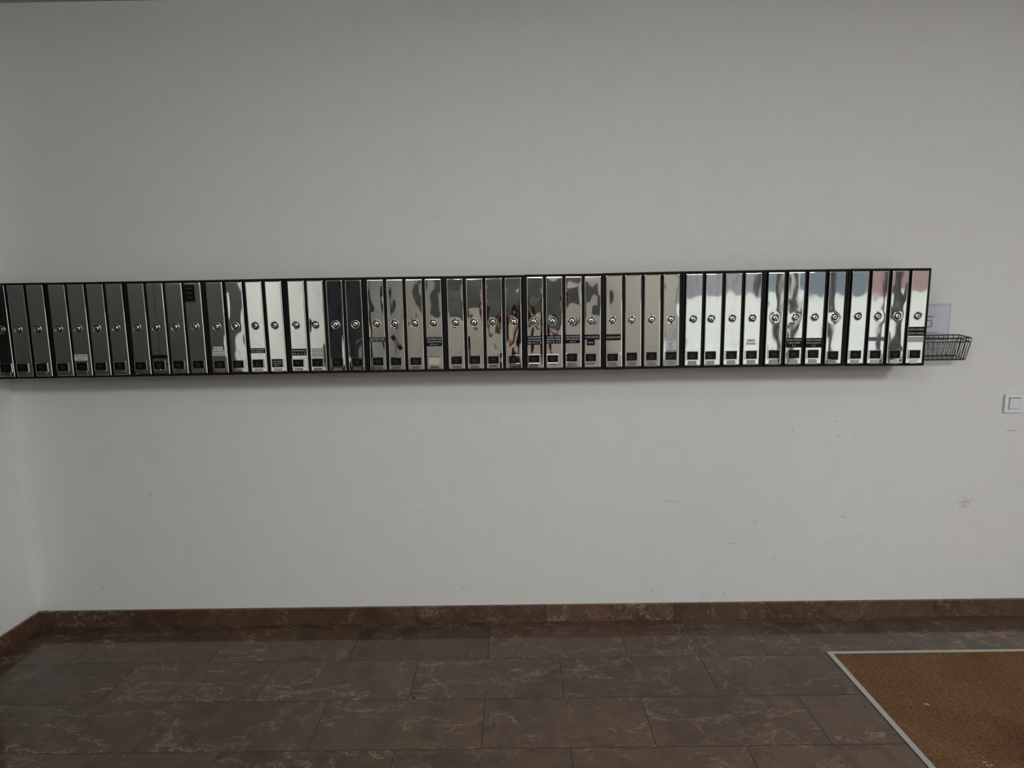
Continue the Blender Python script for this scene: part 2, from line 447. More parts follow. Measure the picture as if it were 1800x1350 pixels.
# glazed entrance
m_frame = mat('entrance_frame', (.05, .05, .055), .4, .5)
m_glass = bpy.data.materials.new('tinted_glass'); m_glass.use_nodes = True
nt = m_glass.node_tree; nt.nodes.clear()
o_ = nt.nodes.new('ShaderNodeOutputMaterial'); mx = nt.nodes.new('ShaderNodeMixShader'); tr = nt.nodes.new('ShaderNodeBsdfTransparent'); gl = nt.nodes.new('ShaderNodeBsdfGlossy')
mx.inputs[0].default_value = .06; gl.inputs['Roughness'].default_value = .02
tr.inputs[0].default_value = (.80, .81, .79, 1)
nt.links.new(tr.outputs[0], mx.inputs[1]); nt.links.new(gl.outputs[0], mx.inputs[2]); nt.links.new(mx.outputs[0], o_.inputs[0])
panes = [(GX0, GX1)]
for k, (a, b) in enumerate(panes):
    bm = bmesh.new(); y0, y1 = YB - .10, YB - .05; f = .035
    box(bm, a, a + f, y0, y1, 0, GZ); box(bm, b - f, b, y0, y1, 0, GZ)
    box(bm, a + f, b - f, y0, y1, 0, .09); box(bm, a + f, b - f, y0, y1, GZ - .06, GZ)
    wobj = struct(bm_obj('window_%d' % (k + 1), bm, m_frame))
    bm = bmesh.new(); box(bm, a + f, b - f, YB - .078, YB - .072, .09, GZ - .06)
    bm_obj('window_pane', bm, m_glass, wobj)

for k, (a, b) in enumerate([(SY0, -4.45), (-4.45, -3.45), (-3.45, -2.45), (-2.45, SY1)]):
    bm = bmesh.new(); y0, y1 = XR + .05, XR + .10; f = .035
    box(bm, y0, y1, a, a + f, 0, GZ); box(bm, y0, y1, b - f, b, 0, GZ)
    box(bm, y0, y1, a + f, b - f, 0, .09); box(bm, y0, y1, a + f, b - f, GZ - .06, GZ)
    wobj = struct(bm_obj('window_%d' % (k + 2), bm, m_frame))
    bm = bmesh.new(); box(bm, XR + .072, XR + .078, a + f, b - f, .09, GZ - .06)
    bm_obj('window_pane', bm, m_glass, wobj)

# outside: paved ground and house fronts across the square
m_pave = mat('pale_paving', (.62, .61, .57), .8)
tc = nd(m_pave, 'ShaderNodeTexCoord').outputs['Object']
lk(m_pave, ramp(m_pave, noise_n(m_pave, tc, .6, 5).outputs[0], [(.3, (.56, .55, .51)), (.7, (.66, .65, .61))]).outputs[0], bsdf(m_pave).inputs['Base Color'])
bm = bmesh.new(); box(bm, -300, 460, -290, YB - .15, -.25, -.02); box(bm, XR + .15, 460, YB - .15, 60, -.25, -.02)
o = bm_obj('paving', bm, m_pave); struct(o)
fac = [(-40, 3, (.30, .27, .30)), (3.2, 13, (.27, .25, .29)), (13.6, 20, (.16, .20, .24)), (20, 27, (.36, .22, .22)), (27, 36, (.30, .27, .31)), (38, 60, (.2, .26, .32))]
labs = ['mauve grey apartment block far left across the square', 'purple grey apartment block across the square beside the gap of sky', 'slate blue apartment block across the square', 'reddish brick apartment block across the square', 'lilac grey apartment block right of the reddish one', 'blue grey apartment block at the far right of the square']
for (a, b, c), lb in zip(fac, labs):
    mm = mat('facade', c, .8)
    t = empty('apartment_building', ((a + b) * 3.6, -250, 0), lb, 'building', 'apartment blocks across the square')
    bm = bmesh.new(); box(bm, -(b - a) * 3.6, (b - a) * 3.6, -20, 0, -.02, 70 if a != 3.2 else 36)
    bm_obj('facade_wall', bm, mm, t)

# ------------------------------------------------------------------ drum fill lamps added on the unseen ceiling to brighten the wall
for (x, y, e, r, col, lb) in ((-1.0, -3.2, 1.0, .34, (.93, 1, .90), 'round added fill lamp nearest the dark door panels'),
                              (.55, -3.9, .95, .34, (1, .935, .925), 'round added fill lamp in the middle of the hall behind the photographer'),
                              (2.5, -3.5, 1.9, .34, (.97, 1, .98), 'round added fill lamp nearest the glazed entrance'),
                              (.2, -1.85, .42, .2, (1, .97, .96), 'small added fill lamp between the photographer and the mailboxes')):
    t = empty('fill_drum_lamp', (x, y, ZC), lb, 'ceiling lamp', 'added drum fill lamps')
    bm = bmesh.new(); tt = bmesh.new()
    bmesh.ops.create_cone(tt, cap_ends=True, segments=40, radius1=r, radius2=r, depth=.05)
    merge(bm, tt, Matrix.Translation((0, 0, -.045)))
    bm_obj('fill_lamp_shade', bm, mat('fill_lamp_opal', (.9, .9, .9), .5, emit=col, estr=FILL_LAMP_E * e), t)
    bm = bmesh.new(); tt = bmesh.new(); bmesh.ops.create_cone(tt, cap_ends=True, segments=40, radius1=r + .01, radius2=r + .01, depth=.02)
    merge(bm, tt, Matrix.Translation((0, 0, -.0105)))
    bm_obj('fill_lamp_base', bm, m_satin, t)

for (x, y, e, lb) in ((-.4, -4.6, .9, 'added globe fill lamp in front of the dark panel on the back wall'), (1.9, -4.2, .9, 'added globe fill lamp beside the glazed entrance')):  # unseen globes added to lift the shadow under the cabinets
    t = empty('fill_globe_lamp', (x, y, ZC), lb, 'added fill lamp', 'added globe fill lamps')
    bm = bmesh.new(); tt = bmesh.new(); bmesh.ops.create_uvsphere(tt, u_segments=32, v_segments=16, radius=.15)
    for f in tt.faces: f.smooth = True
    merge(bm, tt, Matrix.Translation((0, 0, -.50)))
    bm_obj('fill_lamp_globe', bm, mat('fill_lamp_globe_glass', (.9, .9, .9), .5, emit=(1, .98, .96), estr=FILL_LAMP_E * e), t)
    bm = bmesh.new(); tube(bm, [(0, 0, -.355), (0, 0, -.03)], .006); box(bm, -.05, .05, -.05, .05, -.03, -.0005, 0, .004)
    bm_obj('fill_lamp_rod', bm, m_satin, t)

# ------------------------------------------------------------------ mailboxes
YF = -.180          # front of the casing
DT = .0035          # how far the doors stand proud
ZT, ZB = 1.5555, 1.1728
EDG = [(-2.181, 1.5546, 1.1709), (-1.8625, 1.5540, 1.1714), (-1.5472, 1.5536, 1.1726), (-1.2345, 1.5541, 1.1732), (-.9108, 1.5556, 1.1748), (-.5956, 1.5552, 1.1743),
       (-.2784, 1.5547, 1.1738), (.0400, 1.5542, 1.1742), (.3562, 1.5569, 1.1712), (.6700, 1.5585, 1.1738), (.9920, 1.5588, 1.1732), (1.3230, 1.5582, 1.1716), (1.6478, 1.5565, 1.1684)]
LOCKX = [-2.138, -2.059, -1.991, -1.913, -1.828, -1.75, -1.674, -1.596, -1.512, -1.436, -1.358, -1.278, -1.191, -1.116, -1.036, -0.958, -0.874, -0.796, -0.716, -0.636, -0.552, -0.479, -0.399, -0.324, -0.235, -0.162, -0.087, -0.003, 0.077, 0.149, 0.229, 0.304, 0.393, 0.47, 0.549, 0.627, 0.713, 0.785, 0.869, 0.949, 1.039, 1.119, 1.196, 1.275, 1.366, 1.445, 1.524, 1.603]
# how each thin steel door is sprung: (yaw, pitch in degrees, waviness)
WARP = {}
DIM = {k: (random.Random(k * 5 + 2).uniform(.0002, .0008), random.Random(k * 5 + 3).uniform(-.006, .006), random.Random(k * 5 + 4).uniform(-.006, .006)) for k in range(48)}
for i in range(48):
    r = random.Random(100 + i)
    if i < 12: WARP[i] = (r.uniform(-.3, .3), r.uniform(-.2, .2), .10)
    elif i < 18: WARP[i] = (r.uniform(-.5, .5), r.uniform(-.3, .3), .5)
    elif i < 20: WARP[i] = (0, 0, .7)
    elif i < 33: WARP[i] = (r.uniform(-.8, .8), r.uniform(-.5, .5), 1.6)
    elif i < 36: WARP[i] = (r.uniform(-.5, .5), r.uniform(-.25, .25), .45)
    else: WARP[i] = (r.uniform(-.4, .4), -.2 + r.uniform(-.12, .12), .32)
# labels stuck on the doors: door: [(kind, dx, z, w, h, lines, angle)]
ST = {5: [('w', 0, 1.2537, .053, .025, ['FAMILIA GARCIA', 'BAJO 4'], 0)],
      9: [('b', .001, 1.2523, .0625, .0138, ['-'], 0)],
      11: [('d', -.011, 1.5023, .041, .066, [], 0)],
      12: [('w', -.0019, 1.2837, .037, .0126, ['ESC. A'], 0), ('w', .0005, 1.2710, .053, .0115, ['MARIA JOSE'], 0), ('w', .0008, 1.2588, .055, .0115, ['FERNANDEZ'], 0)],
      14: [('b', .001, 1.2704, .062, .0206, ['PEDRO SANCHEZ', 'ANA MORENO'], 0)],
      16: [('b', .001, 1.2621, .0625, .0275, ['JAVIER MARIN PEREZ', 'ESC. A  2  B'], 0)],
      17: [('t', .003, 1.2586, .048, .036, ['AAAAAAAA', 'AAAAAAAAAA', 'AAAAAAAA'], 0)],
      20: [('b', .000, 1.3076, .0645, .0185, ['LUIS MARIN RUIZ', 'MARIA TERESA LOPEZ', 'ESC. A  2  C'], 0)],
      21: [('m', .0055, 1.2944, .066, .0165, ['MARTINEZ', 'ROSELLO'], -57)],
      23: [('b', .001, 1.2961, .063, .0365, ['CARLOS MORENO GARCIA', 'ANGELA GASTON LOPEZ', 'ESC. A  3'], 0)],
      28: [('b', .001, 1.2951, .0595, .0354, ['GUILLEM APARICI', 'LUCIA CORONADO', 'ESC. B  4  B'], 0)],
      29: [('b', .003, 1.2979, .0595, .0342, ['ANGEL LOPEZ', 'MANUEL LOPEZ', 'ESC. B  4 A'], 0)],
      30: [('b', .001, 1.2979, .0585, .0342, ['PAULA CASADO PRATS', 'ANTONIO PRATS RAMON', '4 C  B'], 0)],
      31: [('n', .001, 1.3047, .0615, .0205, ['OLIVER CARBONELL'], 0), ('b', .0001, 1.2831, .032, .0228, ['MARTINI'], 0)],
      32: [('m', .0003, 1.3034, .0595, .0251, ['FAM. JIMENEZ LOPEZ'], 0)],
      35: [('e', -.0005, 1.2667, .044, .032, [], 0)],
      39: [('w', -.003, 1.2812, .034, .0114, ['NATALIA'], 0), ('w', -.0025, 1.2687, .0387, .0091, ['HERNANDEZ'], 0)],
      41: [('b', 0, 1.2694, .0640, .0388, ['ROSA M SANZ', 'SARA LOPEZ', 'B  5'], 0)],
      42: [('b', .001, 1.2682, .0640, .0388, ['PABLO GUILLEN', 'PAULA BLANCO', 'A  5'], 0)],
      45: [('g', .0002, 1.2792, .0637, .016, ['LOS CASTRO'], 0)],
      47: [('b', .0005, 1.3086, .0640, .0363, ['JOSE LUIS CORREAS', 'ESTHER CORREAS'], 0), ('t', .0005, 1.2762, .0636, .0217, [], 0)]}
SM = {'w': (m_whitelab, m_inkdark), 'b': (m_black, m_ink), 'n': (m_navy, m_ink), 'm': (m_maroon, m_ink), 'd': (m_brownlab, m_inkdim),
      't': (m_clearlab, m_whitelab), 'e': (m_paper, m_emb), 'g': (m_greylab, m_inkdark)}
SL = {'w': 'white paper name label', 'b': 'black engraved name plate', 'n': 'navy name strip', 'm': 'dark red name strip', 'd': 'dark brown sticker',
      't': 'worn translucent label', 'e': 'white sticker with a round blue emblem', 'g': 'grey blue name strip'}

def door_surface(i, x, z, hw, z0, z1, lx):
    yaw, pit, wav = WARP[i]
    h = math.tan(math.radians(yaw)) * x + math.tan(math.radians(pit)) * (z - (z0 + z1) / 2)
    h = h * .0
    n = noise.noise(Vector((x * 9 + i * 7.3, z * 7 + i * 1.7, i))) * .0011 + noise.noise(Vector((x * 26 + i * 3.3, z * 19, i + 50))) * .00028
    e = min(1, (hw - abs(x)) / .012) * min(1, (z1 - z) / .05) * min(1, (z - z0) / .04)
    e = max(0, e)
    h += n * wav * e
    # pressed dimple around the lock
    r2 = ((x - lx) ** 2 + (z - 1.370) ** 2)
    h -= DIM[i][0] * math.exp(-((x - lx - DIM[i][1]) ** 2 + (z - 1.370 + DIM[i][2]) ** 2) / (.0135 ** 2)) * e
    return h
def make_door(i, cx, z0, z1, lx):
    """front sheet with folded edges; local x about the door centre"""
    hw = .0328; bm = bmesh.new()
    yaw, pit, wav = WARP[i]
    ty, tp = math.tan(math.radians(yaw)), math.tan(math.radians(pit))
    nx, nz = 22, 96
    b = .0011
    def yy(x, z): return -(door_surface(i, x, z, hw, z0, z1, lx)) + ty * x * 0 + (x * ty + (z - (z0 + z1) / 2) * tp)
    g = [[bm.verts.new((-hw + b + (2 * hw - 2 * b) * k / nx, 0, z0 + b + (z1 - z0 - 2 * b) * j / nz)) for k in range(nx + 1)] for j in range(nz + 1)]
    for row in g:
        for v in row: v.co.y = -DT - .001 + yy(v.co.x, v.co.z)
    for j in range(nz):
        for k in range(nx):
            f = bm.faces.new((g[j][k], g[j][k + 1], g[j + 1][k + 1], g[j + 1][k])); f.smooth = True
    # folded rim: bevel strip then side going back
    loop = [g[0][k] for k in range(nx)] + [g[j][nx] for j in range(nz)] + [g[nz][k] for k in range(nx, 0, -1)] + [g[j][0] for j in range(nz, 0, -1)]
    def off(v, d, y):
        x = v.co.x; z = v.co.z
        if abs(abs(x) - (hw - b)) < 1e-6: x += d * (1 if x > 0 else -1)
        if abs(z - (z0 + b)) < 1e-6: z -= d
        if abs(z - (z1 - b)) < 1e-6: z += d
        return bm.verts.new((x, y, z))
    l1 = [off(v, b, v.co.y + b) for v in loop]
    l2 = [bm.verts.new((v.co.x, .006, v.co.z)) for v in l1]
    n = len(loop)
    for k in range(n):
        bm.faces.new((loop[k], l1[k], l1[(k + 1) % n], loop[(k + 1) % n]))
        bm.faces.new((l1[k], l2[k], l2[(k + 1) % n], l1[(k + 1) % n]))
    o = bm_obj('door', bm, m_steel)
    return o, yy

lock_cache = {}
def lock_mesh(seedk):
    if 'm' in lock_cache: return lock_cache['m']
    bm = bmesh.new()
    # chrome rosette, dark groove and cylinder plug
    lathe(bm, [(.0172, -.002), (.0172, .0008), (.0166, .0018), (.0152, .0024), (.0143, .0018)], 36, 0)
    lathe(bm, [(.0143, .0018), (.0128, .0030), (.0112, .0026), (.0100, .0008)], 36, 2)
    lathe(bm, [(.0100, .0008), (.0098, .0034), (.0088, .0044), (.0050, .0050), (0, .0052)], 36, 0)
    me = bpy.data.meshes.new('lock'); bm.to_mesh(me); bm.free(); me.materials.append(m_chrome); me.materials.append(m_slot); me.materials.append(m_ring)
    bm = bmesh.new(); box(bm, -.0011, .0011, -.0060, -.0040, -.0048, .0048, 0); box(bm, -.0024, .0024, -.0059, -.0040, -.0018, .0024, 0)
    mk = bpy.data.meshes.new('keyhole'); bm.to_mesh(mk); bm.free(); mk.materials.append(m_slot)
    lock_cache['m'] = (me, mk)
    return me, mk

cab_labels = [
 'first dark cabinet tight against the left wall corner', 'dark cabinet with one small white two-line label',
 'dark cabinet with a thin black strip and a brown sticker up high', 'cabinet whose leftmost door carries three stacked white strips',
 'cabinet with a wide black plate beside a worn clear label', 'cabinet with a tilted dark red label on its second door',
 'cabinet of four doors without any stuck labels near the middle', 'cabinet with three black three-line plates in a row',
 'cabinet with a dark red strip and a small round blue emblem', 'bright cabinet with two small white strips on its last door',
 'cabinet with two black three-line plates on its middle doors', 'last cabinet on the right beside the wire basket']
unit_floor = ['A', 'A', 'A', 'A', 'A', 'A', 'B', 'B', 'B', 'B', 'B', 'B']
door_tops = {}
for u in range(12):
    xa, ta, ba = EDG[u]; xb, tb, bb = EDG[u + 1]
    top, bot = (ta + tb) / 2, (ba + bb) / 2
    cx = (xa + xb) / 2; W = xb - xa - .0016
    roll = math.atan2((tb - ta + bb - ba) / 2, xb - xa)
    if u in (7,): roll *= 1
    root = empty('mailbox_cabinet', (cx, 0, bot), cab_labels[u].replace('cabinet', 'mailbox cabinet', 1), 'mailbox cabinet', 'four-door mailbox cabinets in a row along the wall')
    root.rotation_euler = (0, -roll, 0)
    H = top - bot
    bm = bmesh.new(); t = .0062
    box(bm, -W / 2, W / 2, YF, 0, 0, t, 0, .0007); box(bm, -W / 2, W / 2, YF, 0, H - t, H, 0, .0007)
    box(bm, -W / 2, -W / 2 + t, YF + .0008, 0, t, H - t); box(bm, W / 2 - t, W / 2, YF + .0008, 0, t, H - t)
    box(bm, -W / 2 + t, W / 2 - t, -.004, -.0005, t, H - t)
    lx = [LOCKX[4 * u + k] - cx for k in range(4)]
    m_ = sum(lx) / 4; pitch = (W - .0016) / 4 - .0018
    dx = [(k - 1.5) * pitch for k in range(4)]
    for k in range(3):
        xm = (dx[k] + dx[k + 1]) / 2
        box(bm, xm - .0024, xm + .0024, YF + .0015, -.01, t, H - t)
    bm_obj('casing', bm, m_case, root)
    for k in range(4):
        i = 4 * u + k
        z0, z1 = t + .0028, H - t - .0030
        # door built in world heights, then placed
        dobj, yy = make_door(i, 0, bot + z0, bot + z1, lx[k] - dx[k])
        dobj.parent = root; dobj.location = (dx[k], YF, -bot)
        me, mk = lock_mesh(i)
        l = lx[k] - dx[k]; zl = 1.370
        l = max(-.008, min(.008, l))
        lo = bpy.data.objects.new('lock', me); C.objects.link(lo); lo.parent = dobj; lo.location = (l, yy(l, zl) - DT - .0005, zl)
        ko = bpy.data.objects.new('keyhole', mk); C.objects.link(ko); ko.parent = dobj; ko.location = lo.location
        rr = random.Random(i * 3 + 1); ko.rotation_euler = (0, math.radians(rr.choice([0, 0, 8, -12, 90, 75])), 0)
        # card holder with engraved plate
        zp = 1.2158 + .00012 * i if i < 30 else 1.2225
        if i > 42: zp = 1.2160
        if i < 42 and i >= 30: zp = 1.2228
        pw, ph = .0430, .0300
        yf = -DT - .0022
        bm = bmesh.new(); b = .0034
        box(bm, l - pw / 2 - b, l - pw / 2, yf - .0012, yf + .003, zp - ph / 2 - b, zp + ph / 2 + b, 0, .0006)
        box(bm, l + pw / 2, l + pw / 2 + b, yf - .0012, yf + .003, zp - ph / 2 - b, zp + ph / 2 + b, 0, .0006)
        box(bm, l - pw / 2, l + pw / 2, yf - .0012, yf + .003, zp - ph / 2 - b, zp - ph / 2, 0, .0006)
        box(bm, l - pw / 2, l + pw / 2, yf - .0002, yf + .003, zp + ph / 2 + .0022, zp + ph / 2 + b, 0, .0004)
        box(bm, l - pw / 2, l + pw / 2, yf + .0012, yf + .003, zp + ph / 2, zp + ph / 2 + .0022, 1)
        bm_obj('card_holder', bm, [m_steel, m_slot], dobj)
        bm = bmesh.new()
        box(bm, l - pw / 2 + .0002, l + pw / 2 - .0002, yf, yf + .003, zp - ph / 2 + .0002, zp + ph / 2 - .0002, 0)
        fl_no = 1 + (i // 8) % 6
        if i == 15:
            for q, s in enumerate(['CESAR CASTRO', 'JUAN PEREZ', 'ESC. A  1']): text(bm, s, l, yf - .0003, zp + .0085 - q * .0085, .0042, pw - .008, 1)
            nm = [m_black, m_ink]
        elif i == 23: nm = [m_paperish, m_inkdim]
        else:
            two = i in (22, 24, 25) or 32 <= i <= 39 or 12 <= i <= 14
            text(bm, 'ESC. ' + unit_floor[u], l, yf - .0003, zp + .0035, .0042, .018, 1)
            text(bm, ('BAJO %d' % (1 + i % 4)) if two else '%d  %s' % (fl_no, 'ABCD'[i % 4]), l, yf - .0003, zp - .0045, .0042, .02, 1)
            nm = [m_black, m_inkdim]
        bm_obj('name_plate', bm, nm, dobj)
        # finger pull pressed into the foot of the door
        bm = bmesh.new(); zz0, zz1 = bot + z0 + .0012, zp - ph / 2 - .0048
        if zz1 - zz0 > .004:
            xw = .019
            vs = [(l - xw, yf + .0015, zz0), (l + xw, yf + .0015, zz0), (l + xw - .003, yf - .0002, zz1), (l - xw + .003, yf - .0002, zz1),
                  (l - xw, yf + .005, zz0), (l + xw, yf + .005, zz0), (l + xw - .003, yf + .005, zz1), (l - xw + .003, yf + .005, zz1)]
            vv = [bm.verts.new(p) for p in vs]
            for f in ((0, 1, 2, 3), (5, 4, 7, 6), (4, 0, 3, 7), (1, 5, 6, 2), (3, 2, 6, 7), (4, 5, 1, 0)): bm.faces.new([vv[a] for a in f])
            bm_obj('finger_pull', bm, m_satin, dobj)
        for kind, ox, z, w_, h_, lines, ang in ST.get(i, []):
            bm = bmesh.new(); th = .0007
            box(bm, -w_ / 2, w_ / 2, -th, .0012, -h_ / 2, h_ / 2, 0)
            n = len(lines)
            for q, s in enumerate(lines):
                lh = h_ / n
                zc = h_ / 2 - lh * (q + .5)
                if s == '-': continue
                text(bm, s, 0, -th - .0002, zc * .86, min(lh * .5, .0058), w_ * .9 if len(s) > 8 else w_ * .62, 1, len(s) > 10)
            if kind == 'e':
                for r0, a0, a1 in ((.0115, 20, 160), (.0115, 200, 340), (.0085, 70, 290)):
                    pts = [(r0 * math.cos(math.radians(a0 + (a1 - a0) * j / 16)), -th, r0 * math.sin(math.radians(a0 + (a1 - a0) * j / 16))) for j in range(17)]
                    tube(bm, pts, .0009, 6, 1)
                tube(bm, [(-.004, -th, .0035), (.005, -th, .0035)], .0009, 6, 1); tube(bm, [(-.004, -th, -.0035), (.005, -th, -.0035)], .0009, 6, 1); tube(bm, [(.001, -th, .0035), (.001, -th, -.0035)], .0009, 6, 1)
            if kind == 'd':
                for j in range(3): text(bm, 'PUBLICIDAD'[:9 - j], -.0, -th - .0002, .02 - j * .018, .004, .032, 1)
            so_ = bm_obj('name_label', bm, list(SM[kind]), dobj)
            so_['label'] = SL[kind]
            xx = l + ox if kind != 'd' else l + ox
            xx = max(-.0328 + w_ / 2 * abs(math.cos(math.radians(ang))) - .001, min(.0328 - w_ / 2 * abs(math.cos(math.radians(ang))) + .001, xx))
            ymin = min(yy(xx + a_ * w_ / 2 * .9, z + b_ * h_ / 2) for a_ in (-1, -.5, 0, .5, 1) for b_ in (-1, 0, 1))
            so_.location = (xx, ymin - DT - .0010, z)
            so_.rotation_euler = (0, -math.radians(ang), 0)

# ------------------------------------------------------------------ paper and wire basket on the wall
t = empty('notice_sheet', (1.785, -.001, 1.335), 'pale lilac paper notice on the wall partly hidden by the last mailbox cabinet', 'paper')
bm = bmesh.new(); nx = 12
g = [[bm.verts.new((-.0755 + .151 * a / nx, -.0012 - .0035 * (a / nx) ** 3 * (b / 4), -.078 + .156 * b / 4)) for a in range(nx + 1)] for b in range(5)]
for b in range(4):
    for a in range(nx): bm.faces.new((g[b][a], g[b][a + 1], g[b + 1][a + 1], g[b + 1][a])).smooth = True
sh = bm_obj('sheet', bm, m_paper, t)
md = sh.modifiers.new('s', 'SOLIDIFY'); md.thickness = .0003
bm = bmesh.new()
text(bm, 'CORREO COMERCIAL', -.028, -.0046, .024, .005, .095, 0)
text(bm, 'NO DEPOSITAR EN LOS BUZONES', -.020, -.0046, -.044, .004, .11, 0)
text(bm, 'GRACIAS POR SU COLABORACION', -.020, -.0046, -.064, .004, .11, 0)
tube(bm, [(-.045, -.0045, .008), (-.005, -.0045, .008), (-.0015, -.0045, .004), (-.0015, -.0045, -.016), (-.004, -.0045, -.019), (-.045, -.0045, -.019)], .0009, 6, 0, True)
bm_obj('printed_text', bm, m_inkdark, t)

bk = empty('wire_basket', (0, 0, 0), 'black wire basket screwed to the wall right of the last mailbox cabinet', 'basket')
X0, X1, DB = 1.668, 1.9045, .080
wr = .0018
def loop(x0, x1, y0, y1, zb_, zf_, r=.006):
    pts = []
    for (cx_, cy_, a0) in ((x1 - r, y0 - r, 0), (x0 + r, y0 - r, 90), (x0 + r, y1 + r, 180), (x1 - r, y1 + r, 270)):
        for j in range(5):
            a = math.radians(a0 + 22.5 * j)
            x, y = cx_ + r * math.cos(a), cy_ + r * math.sin(a)
            f = (y - y0) / (y1 - y0)
            pts.append((x, y, zb_ + (zf_ - zb_) * f))
    return pts
bm = bmesh.new()
tube(bm, loop(X0, X1, -.003, -DB, 1.2790, 1.2705), .0022, 8, 0, True)
tube(bm, loop(X0 + .001, X1 - .0015, -.003, -DB + .001, 1.2640, 1.2545), .0022, 8, 0, True)
bm_obj('basket_rim', bm, m_wire, bk)
bm = bmesh.new()
zb_b, zb_f = 1.1895, 1.1785
xb1 = X1 - .0115; xb0 = X0 + .01
tube(bm, loop(xb0, xb1, -.004, -DB + .012, zb_b, zb_f), .0018, 8, 0, True)
tube(bm, loop(xb0 + .004, xb1 - .004, -.010, -DB + .02, zb_b + .002, zb_f + .003), .0014, 8, 0, True)
nw = 11
sp = (X1 - X0) / nw
for k in range(nw + 1):
    xt = X0 + sp * k; xb_ = xb0 + (xb1 - xb0) * k / nw
    # front upright, under the floor, back upright: one bent wire
    tube(bm, [(xt, -DB, 1.2705), (xt - .001 * (k / nw), -DB + .001, 1.2545), (xb_, -DB + .012, zb_f), (xb_, -.004, zb_b), (xt - .001, -.003, 1.264), (xt, -.003, 1.279)], .0013, 6)
    if k < nw:   # the inverted U between two uprights
        for (yt, yb_, zt_, zbb) in ((-DB + .001, -DB + .012, 1.2545, zb_f),):
            xa, xc = xt + sp * .28, xt + sp * .72
            ba_, bc = xb_ + sp * .30, xb_ + sp * .66
            tube(bm, [(ba_, yb_, zbb), (xa, yt, zt_ - .009), (xa + .002, yt, zt_ - .003), (xc - .002, yt, zt_ - .003), (xc, yt, zt_ - .009), (bc, yb_, zbb)], .0010, 6)
for j in range(4):
    f = (j + 1) / 5; yt = -.003 - (DB - .003) * f; yb_ = -.004 - (DB - .016) * f; zt_ = 1.279 - .0085 * f; zbb = zb_b + (zb_f - zb_b) * f
    tube(bm, [(X1, yt, zt_), (X1 - .0015, yt, zt_ - .0155), (xb1, yb_, zbb)], .0013, 6)
    tube(bm, [(X0, yt, zt_), (X0 + .0015, yt, zt_ - .0155), (xb0, yb_, zbb)], .0013, 6)
bm_obj('basket_wires', bm, m_wire, bk)
bm = bmesh.new()
lathe(bm, [(.008, 0), (.008, .002), (.006, .004), (.0025, .0035), (0, .003)], 16, 0, (1.8, -.0, 1.222))
bm_obj('mounting_screw', bm, m_whitelab, bk)['label'] = 'white screw cap'

# ------------------------------------------------------------------ the photographer, mirrored in the middle doors
def skin_layer(nodes, edges, levels=2):
    bm0 = bmesh.new(); ly = bm0.verts.layers.skin.new('')
    vs = []
    for k, (p, r) in enumerate(nodes):
        v = bm0.verts.new(p); v[ly].radius = r if isinstance(r, tuple) else (r, r); v[ly].use_root = (k == 0); vs.append(v)
    for a, b in edges: bm0.edges.new((vs[a], vs[b]))
    me = bpy.data.meshes.new('t'); bm0.to_mesh(me); bm0.free()
    o = bpy.data.objects.new('t', me); C.objects.link(o)
    o.modifiers.new('skin', 'SKIN').use_smooth_shade = True
    sb = o.modifiers.new('sub', 'SUBSURF'); sb.levels = levels; sb.render_levels = levels
    dg = bpy.context.evaluated_depsgraph_get(); dg.update()
    m2 = bpy.data.meshes.new_from_object(o.evaluated_get(dg))
    bm = bmesh.new(); bm.from_mesh(m2)
    for f in bm.faces: f.smooth = True
    bpy.data.objects.remove(o); bpy.data.meshes.remove(me); bpy.data.meshes.remove(m2)
    return bm
m_skin = mat('skin', (.46, .26, .18), .55)
m_shirt = mat('charcoal_shirt', (.035, .036, .042), .85)
m_jeans = mat('blue_jeans', (.04, .055, .09), .85)
m_hair = mat('dark_hair', (.03, .024, .02), .6)
m_shoe = mat('dark_shoes', (.03, .03, .032), .6)
m_phone = mat('phone_body', (.015, .015, .018), .2)
PX, PY = .06, -3.08
pr = empty('person', (PX, PY, 0), 'person in a charcoal shirt and jeans raising a phone, mirrored in the middle mailbox doors', 'person')
sh_z = 1.42
def arm(s):
    # shoulder, elbow, wrist: forearms raised to the phone
    return [(s * .19, 0, sh_z), (s * .245, .06, 1.14), (s * .10 - .0, .33, 1.385)]
N = [((0, 0, .95), (.15, .10)), ((0, 0, 1.12), (.135, .09)), ((0, 0, 1.32), (.155, .10)), ((0, 0, 1.44), (.09, .07)), ((0, .01, 1.50), .052), ((0, .02, 1.565), .055),
     ((.095, 0, .86), (.09, .09)), ((.10, .01, .48), .058), ((.10, -.01, .10), .038), ((.11, .09, .045), .035),
     ((-.095, 0, .86), (.09, .09)), ((-.10, .01, .48), .058), ((-.10, -.01, .10), .038), ((-.11, .09, .045), .035)]
Ed = [(0, 1), (1, 2), (2, 3), (3, 4), (4, 5), (0, 6), (6, 7), (7, 8), (8, 9), (0, 10), (10, 11), (11, 12), (12, 13)]
for s_ in (1, -1):
    a, b, c = arm(s_); k = len(N)
    N += [(a, .055), (b, .040), (c, .026)]; Ed += [(2, k), (k, k + 1), (k + 1, k + 2)]
body = skin_layer(N, Ed)
